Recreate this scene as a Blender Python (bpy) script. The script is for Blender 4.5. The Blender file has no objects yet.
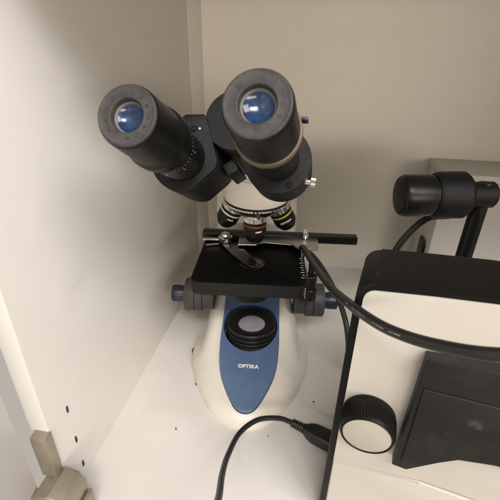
import bpy, bmesh, math, random
from mathutils import Vector as V, Matrix, noise
random.seed(7)
R = math.radians
sc = bpy.context.scene
C = sc.collection

# ------------------------------------------------------------------ camera
CAM_H, PITCH, YAW, ROLL = 0.39, 27.2, 9.0, -1.1
p_, y_, r_ = R(PITCH), R(YAW), R(ROLL)
fwd = V((-math.sin(y_)*math.cos(p_), math.cos(y_)*math.cos(p_), -math.sin(p_)))
right = V((math.cos(y_), math.sin(y_), 0)); down = fwd.cross(right)
r2 = right*math.cos(r_) + down*math.sin(r_); d2 = -right*math.sin(r_) + down*math.cos(r_)
cd = bpy.data.cameras.new('camera'); cam = bpy.data.objects.new('camera', cd); C.objects.link(cam)
m3 = Matrix((r2, -d2, -fwd)).transposed()
cam.matrix_world = Matrix.Translation((0, 0, CAM_H)) @ m3.to_4x4()
cd.sensor_fit = 'HORIZONTAL'; cd.sensor_width = 36; cd.lens = 27.0
cd.clip_start = 0.01; cd.clip_end = 50
cd.dof.use_dof = True; cd.dof.focus_distance = 0.42; cd.dof.aperture_fstop = 20
sc.camera = cam

# ------------------------------------------------------------------ world, lamps and an added low fill (a lit room in front of the cabinet)
w = bpy.data.worlds.new('World'); sc.world = w; w.use_nodes = True
bg = w.node_tree.nodes['Background']
bg.inputs[0].default_value = (1, 0.925, 0.82, 1); bg.inputs[1].default_value = 0.48
def area_lamp(name, loc, target, sx, sy, power, col):
    l = bpy.data.lights.new(name, 'AREA'); l.shape = 'RECTANGLE'; l.size = sx; l.size_y = sy
    l.energy = power; l.color = col
    o = bpy.data.objects.new(name, l); C.objects.link(o); o.location = loc
    o.rotation_euler = (V(target)-V(loc)).to_track_quat('-Z', 'Y').to_euler()
    return o


area_lamp('tube_or_fill', (1.5, -1, 2.05), (0, 0.4, 0), 1.3, 1.2, 60, (1, 0.962, 0.945))
area_lamp('tube_or_fill', (0.2, -1.3, 2), (0, 0.3, 0), 1, 0.4, 36, (1, 0.965, 0.945))
area_lamp('tube_or_fill', (1.5, -3, 0.56), (0, 0.6, 0.3), 2.8, 0.5, 70, (1, 0.89, 0.77))  # low fill light added to brighten the walls, not a tube on the ceiling
sc.view_settings.view_transform = 'Standard'; sc.view_settings.look = 'None'
sc.view_settings.exposure = -0.02; sc.view_settings.gamma = 1.0

# ------------------------------------------------------------------ materials
def mat(name, col, rough=.5, metal=0., spec=.5, bump=0., bscale=400., var=0., vscale=6., coat=0., rvar=0.):
    m = bpy.data.materials.new(name); m.use_nodes = True
    nt = m.node_tree; b = nt.nodes['Principled BSDF']
    b.inputs['Base Color'].default_value = (*col, 1); b.inputs['Roughness'].default_value = rough
    b.inputs['Metallic'].default_value = metal; b.inputs['Specular IOR Level'].default_value = spec
    b.inputs['Coat Weight'].default_value = coat
    tc = nt.nodes.new('ShaderNodeTexCoord')
    if var > 0:
        n = nt.nodes.new('ShaderNodeTexNoise'); n.inputs['Scale'].default_value = vscale; n.inputs['Detail'].default_value = 6
        nt.links.new(tc.outputs['Object'], n.inputs['Vector'])
        rp = nt.nodes.new('ShaderNodeValToRGB')
        rp.color_ramp.elements[0].position = .3; rp.color_ramp.elements[1].position = .7
        rp.color_ramp.elements[0].color = (*[c*(1-var) for c in col], 1); rp.color_ramp.elements[1].color = (*[min(1, c*(1+var)) for c in col], 1)
        nt.links.new(n.outputs['Fac'], rp.inputs['Fac']); nt.links.new(rp.outputs['Color'], b.inputs['Base Color'])
    if rvar > 0:
        n = nt.nodes.new('ShaderNodeTexNoise'); n.inputs['Scale'].default_value = vscale*2.3; n.inputs['Detail'].default_value = 5
        nt.links.new(tc.outputs['Object'], n.inputs['Vector'])
        mr = nt.nodes.new('ShaderNodeMapRange'); mr.inputs['To Min'].default_value = rough-rvar; mr.inputs['To Max'].default_value = rough+rvar
        nt.links.new(n.outputs['Fac'], mr.inputs['Value']); nt.links.new(mr.outputs['Result'], b.inputs['Roughness'])
    if bump > 0:
        n = nt.nodes.new('ShaderNodeTexNoise'); n.inputs['Scale'].default_value = bscale; n.inputs['Detail'].default_value = 3
        nt.links.new(tc.outputs['Object'], n.inputs['Vector'])
        bp = nt.nodes.new('ShaderNodeBump'); bp.inputs['Strength'].default_value = bump; bp.inputs['Distance'].default_value = .0006
        nt.links.new(n.outputs['Fac'], bp.inputs['Height']); nt.links.new(bp.outputs['Normal'], b.inputs['Normal'])
    return m
def worn(m, speck=0., sscale=900., scuff=0., smudge=0., c1=(.42, .38, .32), c2=(.30, .27, .22), c3=(.14, .11, .08)):
    nt = m.node_tree; b = nt.nodes['Principled BSDF']; L = nt.links
    tc = nt.nodes.new('ShaderNodeTexCoord'); src = b.inputs['Base Color'].links[0].from_socket
    def darken(src, fac, col, amt):
        mx = nt.nodes.new('ShaderNodeMix'); mx.data_type = 'RGBA'
        mu = nt.nodes.new('ShaderNodeMath'); mu.operation = 'MULTIPLY'; mu.inputs[1].default_value = amt
        L.new(fac, mu.inputs[0]); L.new(mu.outputs[0], mx.inputs[0]); L.new(src, mx.inputs[6]); mx.inputs[7].default_value = (*col, 1)
        return mx.outputs[2]
    def noise_band(scale, lo, hi, detail=3, stretch=(1, 1, 1), dist=0.):
        mp = nt.nodes.new('ShaderNodeMapping'); mp.inputs['Scale'].default_value = stretch; mp.inputs['Rotation'].default_value = (.3, .5, .7)
        L.new(tc.outputs['Object'], mp.inputs['Vector'])
        n = nt.nodes.new('ShaderNodeTexNoise'); n.inputs['Scale'].default_value = scale; n.inputs['Detail'].default_value = detail; n.inputs['Distortion'].default_value = dist
        L.new(mp.outputs[0], n.inputs['Vector'])
        mr = nt.nodes.new('ShaderNodeMapRange'); mr.inputs['From Min'].default_value = lo; mr.inputs['From Max'].default_value = hi
        L.new(n.outputs['Fac'], mr.inputs['Value']); return mr.outputs['Result']
    if smudge: src = darken(src, noise_band(14, .52, .75, 5, dist=1.2), c1, smudge)
    if scuff: src = darken(src, noise_band(46, .70, .74, 4, (1, .12, .6)), c2, scuff)
    if speck:
        src = darken(src, noise_band(sscale, .80, .83, 1), c3, speck)
        src = darken(src, noise_band(sscale*.45, .80, .82, 1), c3, speck*.7)
    L.new(src, b.inputs['Base Color'])
M_wall = mat('melamine_wall', (.665, .640, .600), .42, var=.025, vscale=5, bump=.12, bscale=260, rvar=.1)
M_back = mat('melamine_back', (.66, .62, .545), .5, var=.02, vscale=4, bump=.12, bscale=220)
M_shelf = mat('melamine_shelf', (.64, .61, .565), .38, var=.03, vscale=9, bump=.10, bscale=300, rvar=.1)
worn(M_wall, 0, 1, .10, .10); worn(M_back, .25, 700, .06, .08); worn(M_shelf, .7, 620, .12, .14)
M_box = mat('grey_board', (.60, .58, .53), .6, var=.03, vscale=14, bump=.12, bscale=300)
M_crack = mat('seam_dark', (.05, .043, .034), .9, var=.7, vscale=45)
M_cream = mat('cream_plastic', (.63, .59, .515), .34, var=.015, vscale=20, bump=.12, bscale=900)
M_blue = mat('blue_plastic', (.064, .112, .212), .38, spec=1.0, var=.05, vscale=30, bump=.14, bscale=900, rvar=.07)
M_black = mat('black_paint', (.0060, .0057, .0059), .48, spec=.24, bump=.35, bscale=2600, var=.3, vscale=200, rvar=.1)
M_blackm = mat('black_anodised', (.006, .0056, .0052), .36, spec=.3, var=.2, vscale=80, rvar=.08)
M_blackh = mat('black_cavity', (.006, .006, .006), .8)
M_rubber = mat('grey_rubber', (.041, .038, .0365), .6, spec=.32, var=.25, vscale=150, bump=.3, bscale=700)
M_rubberd = mat('black_rubber', (.0055, .0052, .0048), .38, spec=.25, var=.25, vscale=90, bump=.15, bscale=600, rvar=.08)
M_emb = mat('rubber_mark', (.032, .0295, .0285), .62, spec=.32, var=.45, vscale=500)
M_stage = mat('stage_grey', (.0125, .0122, .0108), .55, spec=.16, var=.06, vscale=40, bump=.3, bscale=1200)
M_stagetop = mat('stage_black', (.0020, .0020, .0019), .5, spec=.09, var=.3, vscale=60, rvar=.15)
M_knob = mat('grey_knob', (.048, .0475, .045), .5, spec=.35, var=.08, vscale=50, bump=.15, bscale=800)
M_navy = mat('navy_knob', (.012, .017, .035), .4, var=.1, vscale=60)
M_chrome = mat('chrome', (.72, .71, .68), .2, 1.0, rvar=.08, vscale=60)
M_steel = mat('brushed_steel', (.46, .45, .42), .38, 1.0, rvar=.1, vscale=40)
M_claw = mat('chrome_dark_reflection', (.20, .195, .185), .22, 1.0, rvar=.08, vscale=60)  # plain chrome with its dark reflection put into the base colour
M_nickel = mat('hinge_metal', (.40, .35, .28), .45, .75, var=.1, vscale=50, bump=.15, bscale=500)
M_brown = mat('brown_ring', (.115, .085, .048), .5, var=.15, vscale=90)
M_red = mat('red_band', (.24, .018, .015), .45)
M_yellow = mat('yellow_band', (.42, .38, .035), .45)
M_white = mat('white_print', (.72, .70, .66), .5)
M_lens = mat('coated_lens', (.010, .028, .075), .14, 0., .42, var=.6, vscale=150, coat=.15, rvar=.07)
M_lensrim = mat('ivory_rim', (.17, .155, .135), .5)
M_glass = mat('frosted_glass', (.26, .255, .27), .3, var=.12, vscale=60, coat=.5)
M_panel = mat('white_panel', (.52, .485, .43), .3, var=.012, vscale=12, bump=.08, bscale=500, rvar=.08)
M_case = mat('black_case', (.0048, .0044, .0036), .42, spec=.18, var=.18, vscale=40, bump=.3, bscale=900)
M_block = mat('scuffed_black', (.013, .012, .011), .5, spec=.28, var=.35, vscale=45, bump=.3, bscale=500, rvar=.12)
M_cap = mat('grey_cap', (.40, .37, .31), .5, var=.02, vscale=60)
M_cable = mat('cable_rubber', (.014, .0135, .013), .38, bump=.15, bscale=500)
M_print = mat('faded_print', (.23, .22, .21), .6)
M_crumb = mat('crumb_dark', (.03, .02, .015), .8)
M_crumbr = mat('crumb_red', (.25, .07, .04), .8)

worn(M_cream, .35, 800, .10, .12, (.46, .40, .30), (.36, .31, .23)); worn(M_panel, .3, 800, .06, .10, (.40, .37, .32), (.34, .31, .27))
worn(M_blue, .5, 900, .25, .25, (.12, .17, .28), (.18, .22, .32), (.35, .35, .36))
worn(M_case, .5, 800, .5, .3, (.014, .013, .012), (.035, .033, .030), (.16, .15, .14)); worn(M_black, .5, 1100, .3, .3, (.014, .0135, .0135), (.028, .027, .027), (.15, .14, .14))
worn(M_stage, .4, 900, .4, .2, (.03, .03, .028), (.05, .05, .047), (.15, .15, .14)); worn(M_block, .6, 700, .5, .4, (.04, .036, .03), (.07, .065, .058), (.2, .19, .17))
worn(M_rubber, .5, 1200, .3, .3, (.085, .08, .078), (.10, .095, .09), (.2, .19, .18)); worn(M_nickel, .4, 700, .6, .4, (.25, .21, .16), (.60, .56, .48), (.12, .09, .06))

# ------------------------------------------------------------------ mesh helpers
def box(bm, x0, x1, y0, y1, z0, z1, bev=0., seg=2, mx=None):
    g = bmesh.ops.create_cube(bm, size=1.0)
    vs = g['verts']
    for v in vs:
        v.co = V((x0 + (v.co.x+.5)*(x1-x0), y0 + (v.co.y+.5)*(y1-y0), z0 + (v.co.z+.5)*(z1-z0)))
    if bev > 0:
        es = list({e for v in vs for e in v.link_edges})
        r = bmesh.ops.bevel(bm, geom=es, offset=bev, segments=seg, affect='EDGES', profile=.5)
        vs = list({v for f in r['faces'] for v in f.verts} | {v for v in vs if v.is_valid})
    if mx is not None:
        for v in vs: v.co = mx @ v.co
def frame(axis):
    a = V(axis).normalized()
    h = V((0, 0, 1)) if abs(a.z) < .95 else V((1, 0, 0))
    u = h.cross(a).normalized(); return u, a.cross(u), a
def lathe(bm, prof, o=(0, 0, 0), axis=(0, 0, 1), n=64, cap0=True, cap1=True, wob=None):
    u, v, a = frame(axis); o = V(o); rings = []
    for k, (r, h) in enumerate(prof):
        if r < 1e-7: rings.append([bm.verts.new(o + a*h)]); continue
        ring = []
        for i in range(n):
            t = 2*math.pi*i/n; rr = r
            if wob and k in wob[0]: rr = r + wob[1]*(1 if i % 2 else -1)
            ring.append(bm.verts.new(o + a*h + u*rr*math.cos(t) + v*rr*math.sin(t)))
        rings.append(ring)
    for A, B in zip(rings, rings[1:]):
        for i in range(n):
            j = (i+1) % n
            if len(A) == 1 and len(B) == 1: continue
            if len(A) == 1: bm.faces.new((A[0], B[j], B[i]))
            elif len(B) == 1: bm.faces.new((A[i], A[j], B[0]))
            else: bm.faces.new((A[i], A[j], B[j], B[i]))
    if cap0 and len(rings[0]) > 1: bm.faces.new(list(reversed(rings[0])))
    if cap1 and len(rings[-1]) > 1: bm.faces.new(rings[-1])
def spline(pts, per=10):
    pts = [V(p) for p in pts]; out = []
    P = [pts[0]*2-pts[1]] + pts + [pts[-1]*2-pts[-2]]
    for i in range(1, len(P)-2):
        for k in range(per):
            t = k/per
            out.append(.5*((2*P[i]) + (P[i+1]-P[i-1])*t + (2*P[i-1]-5*P[i]+4*P[i+1]-P[i+2])*t*t + (-P[i-1]+3*P[i]-3*P[i+1]+P[i+2])*t**3))
    out.append(pts[-1]); return out
def tube(bm, pts, rad, n=20, per=12, smooth=True):
    pts = spline(pts, per) if smooth else [V(p) for p in pts]
    N = len(pts); prev = None; rings = []
    for i, p in enumerate(pts):
        t = (pts[min(i+1, N-1)] - pts[max(i-1, 0)]).normalized()
        if prev is None:
            u = t.cross(V((0, 0, 1)));  u = u if u.length > .1 else t.cross(V((1, 0, 0)))
        else: u = prev - t*prev.dot(t)
        u.normalize(); prev = u; v = t.cross(u)
        r = rad(i/(N-1)) if callable(rad) else rad
        rings.append([bm.verts.new(p + u*r*math.cos(2*math.pi*k/n) + v*r*math.sin(2*math.pi*k/n)) for k in range(n)])
    for A, B in zip(rings, rings[1:]):
        for k in range(n): bm.faces.new((A[k], A[(k+1) % n], B[(k+1) % n], B[k]))
    bm.faces.new(list(reversed(rings[0]))); bm.faces.new(rings[-1])
def arcpts(cx, cy, r, a0, a1, n=12):
    return [(cx + r*math.cos(R(a0+(a1-a0)*i/n)), cy + r*math.sin(R(a0+(a1-a0)*i/n))) for i in range(n+1)]
def prism(bm, poly, o, ex, ey, h, bev=0., seg=2):
    """polygon in the plane (o, ex, ey), extruded along ex x ey by h (negative too)"""
    o, ex, ey = V(o), V(ex).normalized(), V(ey).normalized(); a = ex.cross(ey)
    A = [bm.verts.new(o + ex*x + ey*y) for x, y in poly]; B = [bm.verts.new(o + ex*x + ey*y + a*h) for x, y in poly]
    fs = [bm.faces.new(list(reversed(A))), bm.faces.new(B)]; n = len(A)
    for i in range(n): fs.append(bm.faces.new((A[i], A[(i+1) % n], B[(i+1) % n], B[i])))
    if bev > 0:
        es = [e for e in (set(fs[0].edges) | set(fs[1].edges))]
        bmesh.ops.bevel(bm, geom=es, offset=bev, segments=seg, affect='EDGES', profile=.5)
def obj(name, bm, m, parent=None, mx=None, ang=35, label=None):
    if mx is not None: bm.transform(mx)
    bmesh.ops.recalc_face_normals(bm, faces=bm.faces[:])
    me = bpy.data.meshes.new(name); bm.to_mesh(me); bm.free()
    for p in me.polygons: p.use_smooth = True
    me.set_sharp_from_angle(angle=R(ang))
    me.materials.append(m)
    o = bpy.data.objects.new(name, me); C.objects.link(o)
    if parent: o.parent = parent
    if label: o['label'] = label
    return o
def tag(o, label, cat, group=None):
    o['label'] = label; o['category'] = cat
    if group: o['group'] = group
    return o
def thing(name, label, cat, mx):
    o = bpy.data.objects.new(name, None); C.objects.link(o); o.matrix_basis = mx; o.empty_display_size = .02
    return tag(o, label, cat)
def B(): return bmesh.new()
def wbox(name, dims, m, kind='structure', parent=None, bev=0.):
    bm = B(); box(bm, *dims, bev=bev); o = obj(name, bm, m, parent)
    if kind and not parent: o['kind'] = kind
    return o

# ------------------------------------------------------------------ the cabinet
XL, XR, YB, YF, ZT = -.202, .48, .71, .185, 0.51
wbox('shelf', (XL, XR, .165, YB, -.018, 0), M_shelf)
bm = B()
box(bm, XL-.018, XL, YF, .6326, -.05, ZT+.1, bev=.0008); box(bm, XL-.018, XL, .6347, YB+.02, -.05, ZT+.1, bev=.0008)
wl = obj('wall_left', bm, M_wall); wl['kind'] = 'structure'
wbox('seam', (XL-.0170, XL-.0007, .6327, .6346, -.049, ZT+.099), M_crack, parent=wl)
wbox('leak_block', (XL-.026, XL-.0185, .62, .66, -.05, ZT+.1), M_crack, parent=wl)  # unseen strip added behind the seam to stop light leaking through
wbox('wall_back', (XL-.03, XR+.03, YB, YB+.006, -.05, ZT+.1), M_back)
wbox('wall_right', (XR, XR+.018, YF, YB, -.05, ZT+.1), M_wall)
wbox('ceiling', (XL, XR, YF, YB, ZT, ZT+.018), M_wall)
for zc in (-.026, .018, .055, .097):       # shelf pin holes along the front edge
    bm = B(); prism(bm, arcpts(0, .0028, .0013, 0, 180, 8)+arcpts(0, -.0028, .0013, 180, 360, 8), (XL-.004, .2110, zc), (0, 1, 0), (0, 0, 1), .0044)
    obj('pin_hole', bm, M_crack, wl)

# ------------------------------------------------------------------ cabinet hinge on the left
bm = B(); prism(bm, [(-.012, -.03), (.014, -.03), (.021, -.018), (.021, .016), (.016, .026), (.004, .030), (-.012, .024)], (XL+.001, .187, .022), (1, 0, 0), (0, 0, 1), .030, bev=.002, seg=3)
hg = obj('hinge', bm, M_nickel, wl)
bm = B(); box(bm, XL+.0225, XL+.0265, .166, .186, .004, .026, bev=.0015, seg=3); obj('adjuster_tab', bm, M_nickel, hg)
bm = B(); lathe(bm, [(.0045, 0), (.0045, .0012), (.0028, .0012), (.0028, .0004), (0, .0004)], (XL+.0105, .157, .011), (0, -1, 0), 24); obj('screw', bm, M_steel, hg)
bm = B(); box(bm, XL-.0125, XL+.002, .176, .186, .05, .10, bev=.0012); obj('mounting_strip', bm, M_nickel, hg)
dm = Matrix.Translation((XL-.014, YF-.012, 0)) @ Matrix.Rotation(R(-172), 4, 'Z')
bm = B(); box(bm, .0, .018, .004, .42, -.06, .70, bev=.001); obj('door', bm, M_wall, wl, dm)

# ------------------------------------------------------------------ microscope
MS = Matrix.Translation((-.062, .4102, 0)) @ Matrix.Rotation(R(6), 4, 'Z')
ms = thing('microscope', 'cream and blue binocular microscope with black head and stage standing on the white shelf', 'microscope', MS)
MI = MS.inverted()
def lerp(tab, x):
    for (a, b), (c, d) in zip(tab, tab[1:]):
        if x <= c: return b + (d-b)*max(0, (x-a))/(c-a)
    return tab[-1][1]
def slope(y): return .057 + .37*y
# base: rounded keyhole plan, top sloping up towards the back
HW = [(-.121, .0), (-.1203, .007), (-.118, .0145), (-.112, .0265), (-.104, .037), (-.095, .0455), (-.075, .0585), (-.055, .069), (-.027, .0795), (0, .0845), (.02, .0855), (.034, .083), (.046, .0765), (.056, .0725), (.07, .0705), (.155, .069), (.165, .062), (.17, .05)]
bm = B()
ys = [-.121 + .0006*i for i in range(6)] + [-.117 + .002*i for i in range(144)]
NX = 110; rows = []
for yy in ys:
    hw = max(lerp(HW, yy), .0008); T = min(slope(yy)-.0012, .10); row = []
    for i in range(NX+1):
        s = -1 + 2*i/NX
        s = math.copysign(1-(1-abs(s))**1.35, s)
        x = s*hw
        # upper body (narrow, nearly flat) blended with the flared foot
        ub = min(.0715, hw*.97); q = abs(x)/ub
        z_up = T*(1-q**9) if q < 1 else 0
        foot = min(.026, T*.98)
        z_ft = foot*max(0, 1-abs(s)**3.2)**.5
        dome = T*max(0, 1-abs(s)**2.9)**.58
        k = 5; zz = (max(z_up, 0)**k + z_ft**k)**(1/k) if (z_up > 0 or z_ft > 0) else 0
        zz = min(zz, T)
        bl = min(1, max(0, (yy+.045)/.075)); bl = bl*bl*(3-2*bl)
        zz = zz*bl + dome*(1-bl)
        # rounded nose of the base
        d = yy + .121
        if d < .02: zz *= (1-(1-d/.02)**2.4)**.5 if d > 0 else 0
        if x*x + yy*yy < .0378**2: zz = min(zz, .0375)
        row.append(bm.verts.new((x, yy, max(zz, .0))))
    rows.append(row)
for A, D in zip(rows, rows[1:]):
    for i in range(NX): bm.faces.new((A[i], A[i+1], D[i+1], D[i]))
bot = [r[0] for r in rows] + list(reversed([r[-1] for r in rows]))
bmesh.ops.remove_doubles(bm, verts=bm.verts, dist=1e-6)
base = obj('base', bm, M_cream, ms, ang=60)
for x, y in ((-.0790, .004), (.0770, .004), (-.05, -.066), (.05, -.066)):
    bm = B(); lathe(bm, [(.0065, 0), (.0065, .006), (.005, .006)], (x, y, 0), n=24); obj('rubber_foot', bm, M_blackh, ms)
# blue plate with a round well for the illuminator
BW = [(-.1095, 0), (-.1092, .0035), (-.1080, .0072), (-.1060, .0105), (-.1020, .0143), (-.0970, .0178), (-.085, .0246), (-.068, .0322), (-.055, .0358), (-.042, .0375), (-.02, .0388), (.1, .0390)]
yl = [-.1095, -.1092, -.1087, -.108, -.107, -.106, -.104, -.102, -.0995, -.097, -.094, -.088, -.08, -.07, -.06, -.05, -.042, -.03, -.02, 0, .02, .04, .06, .075]
outl = [(lerp(BW, y), y) for y in yl] + [(-lerp(BW, y), y) for y in reversed(yl[1:])]
def plate(dz, WR=.0370):
    bm = B()
    ov = [bm.verts.new((x, y, slope(y)+dz)) for x, y in outl]
    iv = [bm.verts.new((WR*math.cos(2*math.pi*i/72), WR*math.sin(2*math.pi*i/72), slope(WR*math.sin(2*math.pi*i/72))+dz)) for i in range(72)]
    es = [bm.edges.new((L[i], L[(i+1) % len(L)])) for L in (ov, iv) for i in range(len(L))]
    bmesh.ops.triangle_fill(bm, use_beauty=True, use_dissolve=False, edges=es)
    return bm, ov, iv
bm, ov, iv = plate(.0026)
lo = [bm.verts.new(v.co + V((v.co.x*.03, 0, -.006))) for v in ov]
for i in range(len(ov)): bm.faces.new((ov[i], ov[(i+1) % len(ov)], lo[(i+1) % len(ov)], lo[i]))
lw = [bm.verts.new((v.co.x, v.co.y, .0390)) for v in iv]
for i in range(72): bm.faces.new((iv[i], iv[(i+1) % 72], lw[(i+1) % 72], lw[i]))
bm.faces.new(lw)
so = set(ov)
es = [e for e in bm.edges if len(e.link_faces) == 2 and e.calc_face_angle(0) > .7 and e.verts[0] in so and e.verts[1] in so]
bmesh.ops.bevel(bm, geom=es, offset=.0009, segments=3, affect='EDGES', profile=.5, clamp_overlap=True)
fp = obj('front_plate', bm, M_blue, ms, ang=50)
bm = B()
gv = [bm.verts.new((x + math.copysign(.0007, x), y - (.0007 if y < -.1 else 0), slope(y)-.0004)) for x, y in outl]
iv2 = [bm.verts.new((.0376*math.cos(2*math.pi*i/72), .0376*math.sin(2*math.pi*i/72), slope(.0376*math.sin(2*math.pi*i/72))-.0004)) for i in range(72)]
ge = [bm.edges.new((L[i], L[(i+1) % len(L)])) for L in (gv, iv2) for i in range(len(L))]
bmesh.ops.triangle_fill(bm, use_beauty=True, use_dissolve=False, edges=ge)
obj('edge_gap', bm, M_blackh, fp)
def text_bm(body, size, sx, ext, offset=0.):
    cu = bpy.data.curves.new('t', 'FONT'); cu.body = body; cu.size = size; cu.extrude = ext; cu.offset = offset
    cu.space_character = 1.1; cu.align_x = 'CENTER'; cu.align_y = 'CENTER'; cu.resolution_u = 4
    o = bpy.data.objects.new('t', cu); C.objects.link(o)
    bpy.context.view_layer.update()
    me = bpy.data.meshes.new_from_object(o.evaluated_get(bpy.context.evaluated_depsgraph_get()))
    bpy.data.objects.remove(o); bm = B(); bm.from_mesh(me); bpy.data.meshes.remove(me)
    bm.transform(Matrix.Diagonal((sx, 1, 1, 1))); return bm
bm = text_bm('OPTIKA', .0063, 1.10, .0002, .00030)
obj('lettering', bm, M_white, fp, Matrix.Translation((.0005, -.057, slope(-.057)+.0029)) @ Matrix.Rotation(math.atan(.37), 4, 'X'))
# illuminator
bm = B()
prof = [(.0355, -.004), (.0355, -.0005)]
for z0, rr in ((.0, .0345), (.0060, .0342), (.0120, .0338)):
    prof += [(rr, z0+.0006), (rr+.0006, z0+.0014), (rr+.0006, z0+.0040), (rr, z0+.0048), (rr-.0018, z0+.0052), (rr-.0018, z0+.0060)]
prof += [(.0325, .0185), (.0335, .0195), (.0335, .0228), (.0322, .0245), (.0295, .0252), (.0265, .0246), (.0215, .0222), (.0193, .0218), (.0190, .0200)]
lathe(bm, prof, (.0015, -.001, .0432), n=96, cap1=False)
il = obj('illuminator', bm, M_blackm, ms, ang=30)
bm = B(); lathe(bm, [(.0189, .0195)] + [(.0189*math.cos(R(a)), .0195+.0035*math.sin(R(a))) for a in range(10, 90, 10)] + [(0, .0230)], (.0015, -.001, .0432), n=64)
obj('lens', bm, M_glass, il, ang=80)
# arm: swept from the base up and forward over the stage
path = [(.118, .05, .062, .045), (.120, .10, .0615, .036), (.122, .15, .0605, .032), (.122, .19, .060, .031), (.118, .225, .058, .031), (.100, .252, .053, .027), (.070, .262, .047, .021), (.035, .264, .042, .019), (.012, .264, .038, .018)]
bm = B(); rows = []
pp = spline([(0, a, b) for a, b, c, d in path], 6); cc = spline([(c, d, 0) for a, b, c, d in path], 6)
for i, p in enumerate(pp):
    t = (pp[min(i+1, len(pp)-1)]-pp[max(i-1, 0)]).normalized(); nn = V((1, 0, 0)).cross(t); hw, hd = cc[i].x, cc[i].y
    ring = []
    for k in range(56):
        a = 2*math.pi*k/56; ca, sa = math.cos(a), math.sin(a); e = 2/4.5
        ring.append(bm.verts.new(p + V((1, 0, 0))*hw*math.copysign(abs(ca)**e, ca) + nn*hd*math.copysign(abs(sa)**e, sa)))
    rows.append(ring)
for A, D in zip(rows, rows[1:]):
    for k in range(56): bm.faces.new((A[k], A[(k+1) % 56], D[(k+1) % 56], D[k]))
bm.faces.new(rows[0]); bm.faces.new(rows[-1])
obj('arm', bm, M_cream, ms, ang=60)
# turret housing and revolving nosepiece (axis leaning back)
NA = V((0, .10, -.99)).normalized(); NO = V((.003, .009, .2440))
bm = B(); lathe(bm, [(.0, -.040), (.0335, -.040), (.0345, -.034), (.0350, -.0335), (.0350, -.0315), (.0358, -.031), (.0374, -.022), (.0384, -.010), (.0386, -.004), (.0380, -.001), (.0366, .0)], NO, NA, n=96)
obj('turret', bm, M_cream, ms, ang=30)
bm = B(); lathe(bm, [(.0365, -.001), (.0365, .0012), (.0390, .0014), (.0390, .0034), (.0372, .0062), (.031, .0125), (.02, .0145), (0, .0145)], NO, NA, n=120, wob=((2, 3), .00035))
npc = obj('nosepiece', bm, M_chrome, ms, ang=25)
bm = B(); lathe(bm, [(.0378, .0), (.0378, .0013), (.0362, .0013)], NO, NA, n=96, cap0=False, cap1=False); obj('gap_ring', bm, M_blackh, npc)
def objective(o, ax, L, band, tip=.0095, r=.0135):
    o, ax = V(o), V(ax).normalized()
    bm = B(); lathe(bm, [(r*.93, .0105), (r, .011), (r, L*.74), (r*.97, L*.80), (tip*1.1, L*.95), (tip, L), (tip*.55, L), (tip*.5, L-.001), (0, L-.0012)], o, ax, n=56)
    ob = obj('objective', bm, M_blackm, ms, ang=30)
    bm = B(); lathe(bm, [(r*.9, 0), (r*.98, .0005), (r*.98, .0035), (r*.92, .0037), (r*.92, .0043), (r, .0045), (r, .010), (r*.94, .0104)], o, ax, n=72, wob=((5, 6), .00025)); obj('collar', bm, M_chrome, ob)
    if band is not None:
        bm = B(); lathe(bm, [(r*1.004, .0135), (r*1.012, .0137), (r*1.012, .0155), (r*1.004, .0157)], o, ax, n=64, cap0=False, cap1=False); obj('colour_band', bm, band, ob)
    # small white marking (not legible in the photo)
    u, v, a = frame(ax)
    view = (MI @ V((0, 0, CAM_H)) - o); view = (view - a*view.dot(a)).normalized(); side = a.cross(view)
    if band is M_yellow:                     # the maker's name wraps round the barrel
        bm = text_bm('OPTIKA', .0036, 1.15, .0, .00012)
        for vx in bm.verts:
            t = -.02 + vx.co.x/r
            vx.co = o + a*(.0225 - vx.co.y) + (view*math.cos(t) + side*math.sin(t)*(-1 if (side.dot(V((1, 0, 0))) < 0) else 1))*(r+.00012)
        obj('marking', bm, M_white, ob); return ob
    for k, (t, h, ww) in enumerate(((-.55, .020, .0010), (-.40, .0203, .0008), (-.27, .0202, .0011), (-.12, .0205, .0007))):
        if band is M_yellow: t = t + .45
        c = o + a*h + (view*math.cos(t) + side*math.sin(t))*(r+.00008); tg = (side*math.cos(t) - view*math.sin(t))
        bm = B(); prism(bm, [(-ww, -.0011), (ww*.3, -.0011), (ww, .0003), (ww*.5, .0011), (-ww, .0009)], c, tg, a, .0001); obj('marking', bm, M_white, ob)
    return ob
objective((.0025, -.003, .2285), (0, 0, -1), .0355, M_red, r=.0136)
objective((-.0215, .020, .2325), (-.46, .16, -.87), .036, M_white, r=.0138)
objective((.0270, .019, .2325), (.46, .16, -.87), .036, M_yellow, r=.0138)
objective((.003, .040, .230), (0, .55, -.84), .034, None, r=.013)
# stage
def rrect(x0, x1, y0, y1, r, n=8):
    return arcpts(x1-r, y1-r, r, 0, 90, n)+arcpts(x0+r, y1-r, r, 90, 180, n)+arcpts(x0+r, y0+r, r, 180, 270, n)+arcpts(x1-r, y0+r, r, 270, 360, n)
bm = B(); prism(bm, rrect(-.0675, .0625, -.061, .062, .009), (0, 0, .1485), (1, 0, 0), (0, 1, 0), .0160, bev=.001)
stg = obj('stage', bm, M_stage, ms)
bm = B(); prism(bm, rrect(-.0668, .0618, -.0603, .0613, .0085), (0, 0, .1642), (1, 0, 0), (0, 1, 0), .0014, bev=.0005)
obj('stage_surface', bm, M_stagetop, stg)
bm = B(); lathe(bm, [(.016, 0), (.016, .0004), (.0142, .0004), (.0138, .0001), (.0105, .0001), (.010, .0006), (.009, .0006)]+[(.0088*math.cos(R(a)), .0004+.0026*math.sin(R(a))) for a in range(0, 90, 15)]+[(0, .003)], (.001, -.012, .1655), n=64); obj('condenser_lens', bm, mat('dark_glass', (.012, .012, .012), .08, 0, .8, coat=1), stg, ang=50)
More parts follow.
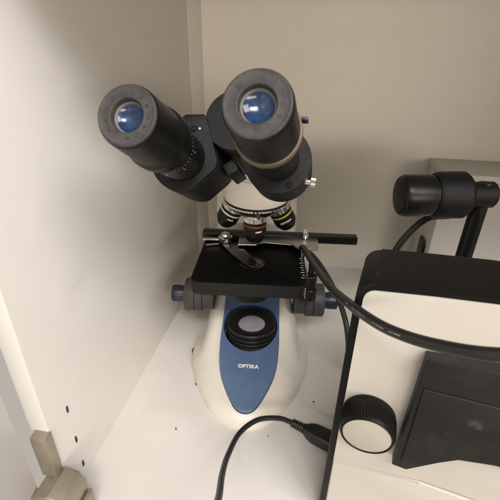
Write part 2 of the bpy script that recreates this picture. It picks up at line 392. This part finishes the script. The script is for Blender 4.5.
bm = B(); lathe(bm, [(.020, 0), (.0235, .003), (.0235, .010), (.026, .012), (.026, .040)], (0, 0, .1105), n=64); obj('condenser', bm, M_stage, ms)
bm = B(); box(bm, -.030, -.024, -.052, -.044, .1445, .1490, bev=.0008); obj('stage_stop', bm, M_stage, stg)
bm = B(); box(bm, .052, .0575, -.052, -.044, .1445, .149, bev=.0008); obj('stage_stop', bm, M_stage, stg)
# mechanical slide holder
sh = B(); box(sh, -.071, .139, .047, .060, .1665, .1775, bev=.0012)
shr = obj('slide_rail', sh, M_blackm, ms)
bm = B(); prism(bm, [(-.0200, .0215), (.004, .0225), (.0075, .030), (.0135, .0335), (.050, .0300), (.0535, .0225), (.0585, .0175), (.0835, .0165), (.0865, .0490), (.0625, .0560), (.012, .0565), (-.0205, .0500)], (0, 0, .1712), (1, 0, 0), (0, 1, 0), .0022, bev=.0004)
shp = obj('slide_holder_plate', bm, M_steel, ms)
bm = B(); prism(bm, [(-.0460, .0410), (-.0443, .0330), (-.0351, .0172), (-.0257, .0013), (-.0102, -.0180), (-.004, -.0240), (.0025, -.0285), (.0062, -.0262), (.0072, -.0205), (.0050, -.0130), (.0005, -.0020), (-.0060, .0080), (-.0130, .0190), (-.0190, .0300), (-.0250, .0400)], (0, 0, .1668), (1, 0, 0), (0, 1, 0), .0020, bev=.0006)
obj('claw', bm, M_claw, ms)
bm = B(); lathe(bm, [(.0088, 0), (.0098, .001), (.0098, .0060), (.0088, .0072), (.0062, .0082), (.0055, .0105), (.003, .0118), (0, .0120)], (-.0385, .0400, .1690), n=48); obj('claw_pivot', bm, M_chrome, ms)
bm = B(); box(bm, -.0690, -.0420, .0360, .0430, .1692, .1726, bev=.0008); obj('spring_lever', bm, M_steel, ms)
bm = B(); prism(bm, [(-.0640, .0280), (-.0470, .0330), (-.0460, .0318), (-.0630, .0266)], (0, 0, .1668), (1, 0, 0), (0, 1, 0), .0015); obj('lever_spring', bm, M_steel, ms)
bm = B(); lathe(bm, [(.0038, -.004), (.0042, .001), (.0042, .0055), (.0036, .0065), (.0022, .0065), (.0018, .0058), (0, .0058)], (.0690, .0480, .1780), n=28, wob=((1, 2), .0003)); obj('clamp_screw', bm, M_chrome, ms)
bm = B(); box(bm, .0632, .0655, -.046, .010, .1540, .1660, bev=.0004); sru = obj('scale_strip', bm, M_blackm, ms)
for i in range(9):
    yy = -.043 + i*.0058
    bm = B(); box(bm, .0590 if i % 2 == 0 else .0606, .0632, yy, yy+.0007, .16565, .16585); obj('tick_mark', bm, M_white, sru)
bm = B(); lathe(bm, [(.0085, 0), (.0095, .001), (.0095, .016), (.0085, .017), (.007, .0172), (.007, .020), (.0082, .021), (.0082, .036), (.0074, .037), (.004, .037), (.004, .055)], (.0770, .012, .1010), n=40, wob=((1, 2, 7, 8), .0003)); obj('stage_drive_knob', bm, M_blackm, ms)
bm = B(); box(bm, .0660, .0675, -.030, -.012, .128, .1625, bev=.0004); obj('guide_strip', bm, M_steel, ms)
# focus knobs
for s in (-1, 1):
    o = (.002, .045, .0765); ax = (s, 0, 0)
    bm = B(); lathe(bm, [(.021, .058), (.021, .074), (.0235, .0745), (.0238, .0755), (.0238, .0840), (.0220, .0845), (.0220, .0852), (.0238, .0857), (.0238, .0990), (.0228, .1005), (.014, .1006), (.013, .0990)], o, ax, n=88, wob=((3, 4, 7, 8), .00018))
    kn = obj('coarse_knob', bm, M_knob, ms)
    bm = B(); lathe(bm, [(.0115, .098), (.0118, .106), (.0124, .1075), (.0124, .1190), (.0116, .1205), (.008, .1208), (0, .1206)], o, ax, n=64, wob=((2, 3), .00012)); obj('fine_knob', bm, M_navy, kn)
# ---- binocular head, built on the eyepiece axis
AX = V((.0281, .8840, -.4666)).normalized(); U = V((.9995, -.0317, 0)).normalized(); Nn = U.cross(AX).normalized(); Oh = V((-.0660, .1987, .3653))
if Nn.z < 0: Nn = -Nn
HM = Matrix.Identity(4)
for i in range(3): HM[i][0], HM[i][1], HM[i][2], HM[i][3] = U[i], Nn[i], AX[i], Oh[i]
HL = MI @ HM      # head space: x right, y up, z away from the eyes
HX, HY = (1, 0, 0), (0, 1, 0)
def hprism(poly, s0, s1, bev): bm = B(); prism(bm, poly, (0, 0, s0), HX, HY, s1-s0, bev=bev, seg=3); return bm
def circ_tab(cx, cy, r, a0, a1, extra, n=28): return arcpts(cx, cy, r, a0, a1, n) + extra
# left prism housing
lp = arcpts(-.0372, -.0022, .0268, 128, 292, 30) + [(-.0125, -.0118), (-.0088, -.0080), (-.0080, -.0030), (-.0205, .0310), (-.0235, .0338), (-.0385, .0330)]
def inset(poly, d):
    cx = sum(p[0] for p in poly)/len(poly); cy = sum(p[1] for p in poly)/len(poly); out = []
    for x, y in poly:
        l = math.hypot(x-cx, y-cy); out.append((x-(x-cx)/l*d, y-(y-cy)/l*d))
    return out
lh = obj('prism_housing', hprism(lp, .1020, .152, .0016), M_black, ms, HL)
obj('cover_plate', hprism(inset(lp, .0004), .0965, .1008, .0010), M_black, lh, HL)
obj('groove_fill', hprism(inset(lp, .0016), .1004, .1024, .0002), M_blackh, lh, HL)  # dark fill standing in for the shaded groove behind the cover plate
rp = arcpts(.0377, .0018, .0262, -142, 62, 34) + [(.0250, .0400), (.0080, .0450), (.0020, .0330), (.0060, .0120), (.0085, -.0020)]
rh = obj('prism_housing', hprism(rp, .1035, .140, .0022), M_black, ms, HL)
obj('cover_plate', hprism(inset(rp, .0004), .0985, .1026, .0010), M_black, rh, HL)
obj('groove_fill', hprism(inset(rp, .0014), .1022, .1040, .0002), M_blackh, rh, HL)  # same dark fill for the groove of the right housing
bm = B(); lathe(bm, [(.0225, .108), (.0240, .106), (.0240, .0985), (.0232, .0972), (0, .0968)], (.0015, .0300, 0), (0, 0, 1), n=72); obj('hinge_disc', bm, M_black, ms, HL)
bm = B(); lathe(bm, [(.0215, .110), (.0215, .190)], (.0015, .0290, 0), (0, 0, 1), n=64); obj('hinge_body', bm, M_black, ms, HL)
bm = B(); box(bm, -.0052, .0052, -.0052, .0052, .112, .150, bev=.0008, mx=Matrix.Translation((-.0015, -.0035, 0)) @ Matrix.Rotation(R(36), 4, 'Z')); obj('hinge_stop', bm, M_black, ms, HL)
bm = B(); prism(bm, [(-.033, .045), (.033, .045), (.030, .010), (-.030, .010)], (0, 0, .146), HX, HY, .070, bev=.004, seg=3); obj('head_block', bm, M_black, ms, HL)
bm = B(); lathe(bm, [(.031, 0), (.033, .002), (.033, .012), (.030, .016), (.030, .030)], (.002, .014, .279), n=64); obj('head_mount', bm, M_blackm, ms)
def hscrew(x, y, s, par):
    bm = B(); lathe(bm, [(.0021, s+.001), (.0021, s-.0009), (.0017, s-.0013), (.0010, s-.0013), (.0010, s-.0004), (0, s-.0004)], (x, y, 0), (0, 0, 1), n=24); obj('screw', bm, M_blackm, par, HL)
    bm = B(); lathe(bm, [(.0030, s-.0001), (.0026, s-.0004), (.0023, s-.0001)], (x, y, 0), (0, 0, 1), n=24, cap0=False, cap1=False); obj('screw_seat', bm, M_blackh, par, HL)
hscrew(-.0443, -.0225, .0965, lh); hscrew(-.0305, .0215, .0965, lh); hscrew(.0488, -.0170, .0985, rh)
bm = B(); lathe(bm, [(.0008, .0970), (.0008, .0962), (0, .0960)], (-.0255, .0218, 0), (0, 0, 1), n=16); obj('index_dot', bm, M_white, lh, HL)
bm = B(); lathe(bm, [(.0024, 0), (.0024, .004), (.0033, .0045), (.0033, .0080), (.0026, .0086), (0, .0086)], (.0600, -.0105, .112), (1, -.05, 0), n=24, wob=((2, 3), .0003)); obj('lock_screw', bm, M_chrome, ms, HL)
# eyepiece tubes and eyepieces
def eyepiece(cx, cy, s0, diopter):
    z = lambda *p: [(r, s0+h) for r, h in p]; o = (cx, cy, 0); ax = (0, 0, 1)
    bm = B()
    if diopter: lathe(bm, z((.0190, .105), (.0190, .0575), (.0184, .0560), (.0165, .050)), o, ax, n=72)
    else: lathe(bm, z((.0168, .105), (.0168, .060), (.0172, .0590), (.0172, .0500), (.0160, .049)), o, ax, n=72)
    tb = obj('eyepiece_tube', bm, M_blackm, ms, HL)
    if diopter:
        for k in range(30):
            a = R(140 + k*8.6); c = V((cx+.0191*math.cos(a), cy+.0191*math.sin(a), s0+.0590)); t = V((-math.sin(a), math.cos(a), 0))
            hh = .0022 if k % 5 else .0036
            bm = B(); prism(bm, [(-.00022, 0), (.00022, 0), (.00022, hh), (-.00022, hh)], c, t, (0, 0, 1), .00008); obj('graduation', bm, M_print, tb, HL)
            if k % 5 == 0:
                bm = B(); prism(bm, [(-.0006, .0052), (.0005, .0050), (.0007, .0078), (.0001, .0066), (-.0004, .0080)], c, t, (0, 0, 1), .00008); obj('numeral', bm, M_white if k == 15 else M_print, tb, HL)
    bm = B()
    if diopter: lathe(bm, z((.0160, .052), (.0205, .0500), (.0214, .0490), (.0217, .0470), (.0217, .0392), (.0214, .0380), (.0202, .0362), (.0199, .0340), (.0186, .0040), (.0183, .0022), (.0176, .0012)), o, ax, n=80, cap1=False)
    else: lathe(bm, z((.0160, .052), (.0205, .0510), (.0199, .0480), (.0197, .0400), (.0193, .0330), (.0186, .0040), (.0183, .0022), (.0176, .0012)), o, ax, n=80, cap1=False)
    ep = obj('eyepiece', bm, M_rubberd, ms, HL, label='eyepiece with a brown ring round its barrel' if not diopter else 'eyepiece with a wide black focusing ring')
    if not diopter:
        bm = B(); lathe(bm, z((.0200, .0475), (.0208, .0470), (.0211, .0455), (.0211, .0420), (.0207, .0408), (.0195, .0402)), o, ax, n=80, cap0=False, cap1=False); obj('trim_ring', bm, M_brown, ep, HL)
        bm = B(); box(bm, cx+.0195, cx+.0235, cy+.0075, cy+.0095, s0+.040, s0+.047, bev=.0006); obj('locating_pin', bm, M_navy, ep, HL)
    bm = B(); lathe(bm, z((.0178, .0030), (.0178, .0012), (.0174, .0004), (.0166, .0), (.0160, .0003), (.0150, .0004), (.0112, .0007), (.0106, .0004), (.0100, .0006), (.0094, .0016), (.0091, .0042), (.0090, .006)), o, ax, n=80, cap0=False, cap1=False)
    ec = obj('eyecup', bm, M_rubber, ep, HL)
    bm = B(); lathe(bm, z((.0092, .0040), (.0086, .0046), (.0082, .0055), (.0081, .0065)), o, ax, n=64, cap0=False, cap1=False); obj('lens_rim', bm, M_lensrim, ep, HL)
    bm = B(); lathe(bm, z((.0083, .0056), (.0072, .0064), (.006, .0070), (.0045, .0075), (.003, .0078), (.0015, .00795), (0, .0080)), o, ax, n=64, cap0=False); obj('eye_lens', bm, M_lens, ep, HL, ang=80)
    rnd = random.Random(3 if diopter else 5)
    for k in range(13):                      # worn moulded characters round the eyecup face (not legible in the photo)
        if k in (4, 9): continue
        a = R(k*27.7 + rnd.uniform(-3, 3)); c = V((cx+.01335*math.cos(a), cy+.01335*math.sin(a), s0+.00052)); rad = V((math.cos(a), math.sin(a), 0)); t = V((-math.sin(a), math.cos(a), 0))
        w_ = rnd.uniform(.0011, .0016); h_ = .00165; q = .0006
        glyph = [(w_*math.copysign(abs(math.cos(q_))**.6, math.cos(q_)), h_*math.copysign(abs(math.sin(q_))**.6, math.sin(q_))) for q_ in [2*math.pi*k_/16 for k_ in range(16)]]
        bm = B(); prism(bm, glyph, c, t, rad, .00003); obj('moulded_mark', bm, M_emb, ep, HL)
eyepiece(.0377, .0020, -.0068, False)
eyepiece(-.0377, -.0020, .0068, True)

# ------------------------------------------------------------------ white fronted instrument case on the right
ia = R(12.5)
DM = Matrix.Translation((.038, .215, 0)) @ Matrix.Rotation(-ia, 4, 'Z')   # x along the front, y into the case
dv = thing('instrument_case', 'upright black instrument case with white front panel and black knob, right of the microscope', 'instrument', DM)
W = .300
def top(x): return .2635 + .085*min(x, .08)
bm = B()
# outline of the front with rounded top corner, extruded back with softened edges
ol = [(-.0018, 0), (W, 0), (W, top(W)-.0005), (.0815, top(.08)), (.045, top(.045))] + [(.0100+.0112*math.cos(R(a)), .2526+.0115*math.sin(R(a))) for a in (90, 105, 120, 135, 150, 165)] + [(-.0014, .245)]
prism(bm, ol, (0, 0, 0), (1, 0, 0), (0, 0, 1), -.052, bev=.0032, seg=4)
obj('case', bm, M_case, dv)
bm = B()
wp = [(.0040, .004), (W-.006, .004), (W-.006, .2668)] + [(.0800, .2667), (.0450, .2630)] + [(.0118+.0078*math.cos(R(a)), .2508+.0078*math.sin(R(a))) for a in (92, 105, 120, 135, 150, 165, 180)]
prism(bm, wp, (0, .0006, 0), (1, 0, 0), (0, 0, 1), .0016, bev=.0005)
pn = obj('front_panel', bm, M_panel, dv)
# lower apron of the panel, standing slightly proud
bm = B()
ap = [(.0043, .0045), (W-.0065, .0045), (W-.0065, .0985), (.070, .0985), (.0505, .0925), (.0043, .0870)]
prism(bm, ap, (0, -.0009, 0), (1, 0, 0), (0, 0, 1), .0026, bev=.0014, seg=3)
obj('panel_apron', bm, M_panel, dv)
ko = (.0232, 0, .1518); ka = (.035, -1, -.06)
bm = B()
n = 72; lathe(bm, [(.0180, -.001), (.0192, .0015), (.0192, .0050), (.0196, .0055), (.0196, .0180), (.0192, .0195), (.0184, .0212), (.0176, .0217), (.0170, .0213), (.0168, .0205)], ko, ka, n=120, wob=((3, 4), .00028)); kb = obj('knob', bm, M_case, dv, ang=20)
bm = B(); lathe(bm, [(.0169, .0200), (.0168, .0209), (.0160, .0211), (0, .0211)], ko, ka, n=72); obj('knob_cap', bm, M_cap, kb)
bm = B()
bo = [(.0465, .1172), (.0570, .1168), (.0745, .1362), (.0900, .1520), (.128, .1520), (.128, .232), (.0480, .2235)]
prism(bm, bo, (0, -.001, 0), (1, 0, 0), (0, 0, 1), .010, bev=.0016, seg=3)
bl = obj('side_block', bm, M_block, dv)
bm = B(); prism(bm, [(.0515, .125), (.058, .1235), (.078, .146), (.120, .157), (.120, .2035), (.0515, .2000)], (0, -.0108, 0), (1, 0, 0), (0, 0, 1), .0016, bev=.0007); obj('block_cover', bm, M_block, bl)

# ------------------------------------------------------------------ pale box at the back on the right
bx = thing('storage_box', 'pale grey box standing in the back right corner behind the barrel fitting', 'box', Matrix.Translation((.209, .709, 0)))
bm = B(); box(bm, 0, .19, -.1045, 0, .001, .225, bev=.001); obj('box_body', bm, M_box, bx)
bm = B(); box(bm, -.0012, .1912, -.1057, .0004, .2258, .237, bev=.001); obj('lid', bm, M_box, bx)
bm = B(); box(bm, -.0045, .0008, -.081, -.057, .062, .112, bev=.0008); bk = obj('clasp', bm, M_knob, bx)
bm = B(); box(bm, -.0048, .0005, -.0855, -.0820, .066, .106, bev=.0004); obj('clasp_slot', bm, M_blackh, bk)

# ------------------------------------------------------------------ barrel fitting behind the case
bmx = Matrix.Translation((.096, .405, .261))
bt = thing('barrel_fitting', 'black barrel fitting on a short post behind the white fronted case', 'fitting', bmx)
ax = (1, .16, .03)
bm = B(); lathe(bm, [(0, 0), (.0180, .0), (.0198, .0006), (.0216, .0026), (.0224, .006), (.0224, .030), (.0215, .033), (.0215, .036)], (0, 0, 0), ax, n=72); obj('barrel', bm, M_blackm, bt)
bm = B(); lathe(bm, [(.015, .034), (.0225, .035), (.0245, .038), (.025, .044), (.025, .066), (.022, .070), (.014, .072), (.014, .098), (.012, .100)], (0, 0, 0), ax, n=72); obj('rear_sleeve', bm, M_black, bt)
bm = B(); lathe(bm, [(.024, -.2608), (.024, -.254), (.009, -.250), (.0085, .006), (.007, .016)], (.088, .014, 0), (0, 0, 1), n=40); obj('post', bm, M_blackm, bt)

# ------------------------------------------------------------------ cables
def cable(name, pts, rad, label, cat='cable'):
    bm = B(); tube(bm, pts, rad); return tag(obj(name, bm, M_cable, ang=80), label, cat)
cable('lamp_cable', [(.1680, .414, .2560), (.1660, .415, .2450), (.1550, .417, .2385), (.1365, .42, .2330), (.1210, .42, .2150), (.1085, .42, .1866), (.104, .415, .15), (.102, .40, .10), (.102, .39, .03), (.11, .38, .0047), (.15, .40, .0044)], .0040, 'thin black cable hanging below the barrel fitting, going down behind the case')
cp = [(-.006, .455, .150), (-.0005, .425, .1800), (.0105, .362, .1945), (.0250, .275, .2198), (.0344, .217, .2430), (.0464, .190, .2505), (.0571, .175, .2553), (.0709, .160, .2627), (.0882, .140, .2773), (.125, .125, .297), (.20, .11, .312), (.27, .125, .305), (.318, .185, .284), (.340, .250, .20), (.342, .285, .06), (.345, .31, .0045), (.38, .35, .0036)]
k1 = cable('power_cable', cp, .0033, 'thick black cable with faint white print looping in front of the white panel')
sp = spline(cp, 24)
for i, t in enumerate([66, 69, 72, 77, 80, 83, 86, 90, 97, 103, 104, 107, 110, 113, 122, 125, 128, 131, 139, 142, 145]):
    c = sp[t]; tg = (sp[t+1]-sp[t-1]).normalized(); vw = (V((0, 0, CAM_H))-c); vw = (vw-tg*vw.dot(tg)).normalized(); sd = tg.cross(vw)
    vw2 = (vw*.93 + sd*.28).normalized(); sd = tg.cross(vw2); L = .0012 if i % 4 else .0020
    bm = B(); prism(bm, [(-L, -.00040), (L, -.00040), (L*.8, .00042), (-L, .00035)], c+vw2*.00326, tg, sd, .00012)
    obj('print_mark', bm, M_print, k1)
cable('data_cable', [(.002, .462, .150), (.0045, .440, .1680), (.0200, .420, .1634), (.0380, .390, .1503), (.0513, .360, .1345), (.0582, .340, .1146), (.062, .325, .08), (.066, .32, .03), (.075, .33, .004), (.11, .36, .0035)], .0031, 'thin black cable dropping behind the left edge of the white fronted case')
# lead with moulded plug on the shelf in front of the microscope
pl = thing('power_lead', 'black lead with ribbed plug curving across the shelf in front of the microscope base', 'cord', Matrix.Translation((.0056, .3012, .012)))
pi = pl.matrix_basis.inverted()
bm = B(); tube(bm, [(-.040, -.03, -.25), (-.041, -.02, -.02), (-.043, .02, .14), (-.0445, .075, .172), (-.0445, .125, .132), (-.0450, .156, .1000), (-.0511, .1926, .0700), (-.0536, .2266, .0470), (-.0493, .2661, .0285), (-.0328, .2886, .0245), (-.0109, .2986, .0200), (.0030, .3012, .0140), (.0100, .3005, .0120)], .0028); obj('lead', bm, M_cable, pl, pi, ang=80)
bm = B(); d = V((.0489, .2858, .0115)) - V((.0056, .3012, .0130)); L = d.length
pr = [(.0030, -.001)]
for k in range(5): pr += [(.0050+.0001*k, .0012+k*.003), (.0050+.0001*k, .0028+k*.003), (.0040, .0030+k*.003), (.0040, .0040+k*.003)]
lathe(bm, pr+[(.004, .0165)], (.0056, .3012, .0130), d, n=32); obj('strain_relief', bm, M_cable, pl, pi)
bm = B(); u, v, a = frame(d); rows = []
for h, hw, hh in ((.0150, .0045, .0042), (.018, .0062, .0055), (.022, .0085, .0070), (.028, .0100, .0082), (.040, .0104, .0085), (.060, .0104, .0085)):
    rows.append([bm.verts.new(V((.0056, .3012, .0130)) + a*h + u*hw*math.copysign(abs(math.cos(t))**.5, math.cos(t)) + v*hh*math.copysign(abs(math.sin(t))**.5, math.sin(t))) for t in [2*math.pi*k/40 for k in range(40)]])
for A, D in zip(rows, rows[1:]):
    for k in range(40): bm.faces.new((A[k], A[(k+1) % 40], D[(k+1) % 40], D[k]))
bm.faces.new(rows[0]); bm.faces.new(rows[-1])
obj('plug', bm, M_cable, pl, pi, ang=50)

# ------------------------------------------------------------------ dirt on the shelf
def crumb(x, y, s, m, label):
    bm = B(); bmesh.ops.create_icosphere(bm, subdivisions=2, radius=s)
    for v in bm.verts: v.co += v.co.normalized()*s*.5*noise.noise(v.co/s*1.3 + V((x*90, y*70, 0)))
    bmesh.ops.scale(bm, verts=bm.verts, vec=(1, 1.3, .55))
    tag(obj('crumb', bm, m, None, Matrix.Translation((x, y, s*.4)), ang=80), label, 'crumb')
crumb(.0309, .3469, .0011, M_crumb, 'dark crumb on the shelf just right of the microscope base')
crumb(-.1281, .2785, .0011, M_crumbr, 'reddish crumb on the open shelf left of the microscope base')
crumb(-.0204, .2886, .0007, M_crumbr, 'tiny reddish speck on the shelf below the curve of the black lead')
bm = B(); tube(bm, [(-.1262, .3490, .0008), (-.1245, .3462, .0022), (-.1215, .3450, .0010), (-.1200, .3462, .0006)], .00045, n=8)
tag(obj('fibre', bm, M_crumb, ang=80), 'short curled dark fibre on the shelf beside the left side of the base', 'fibre')
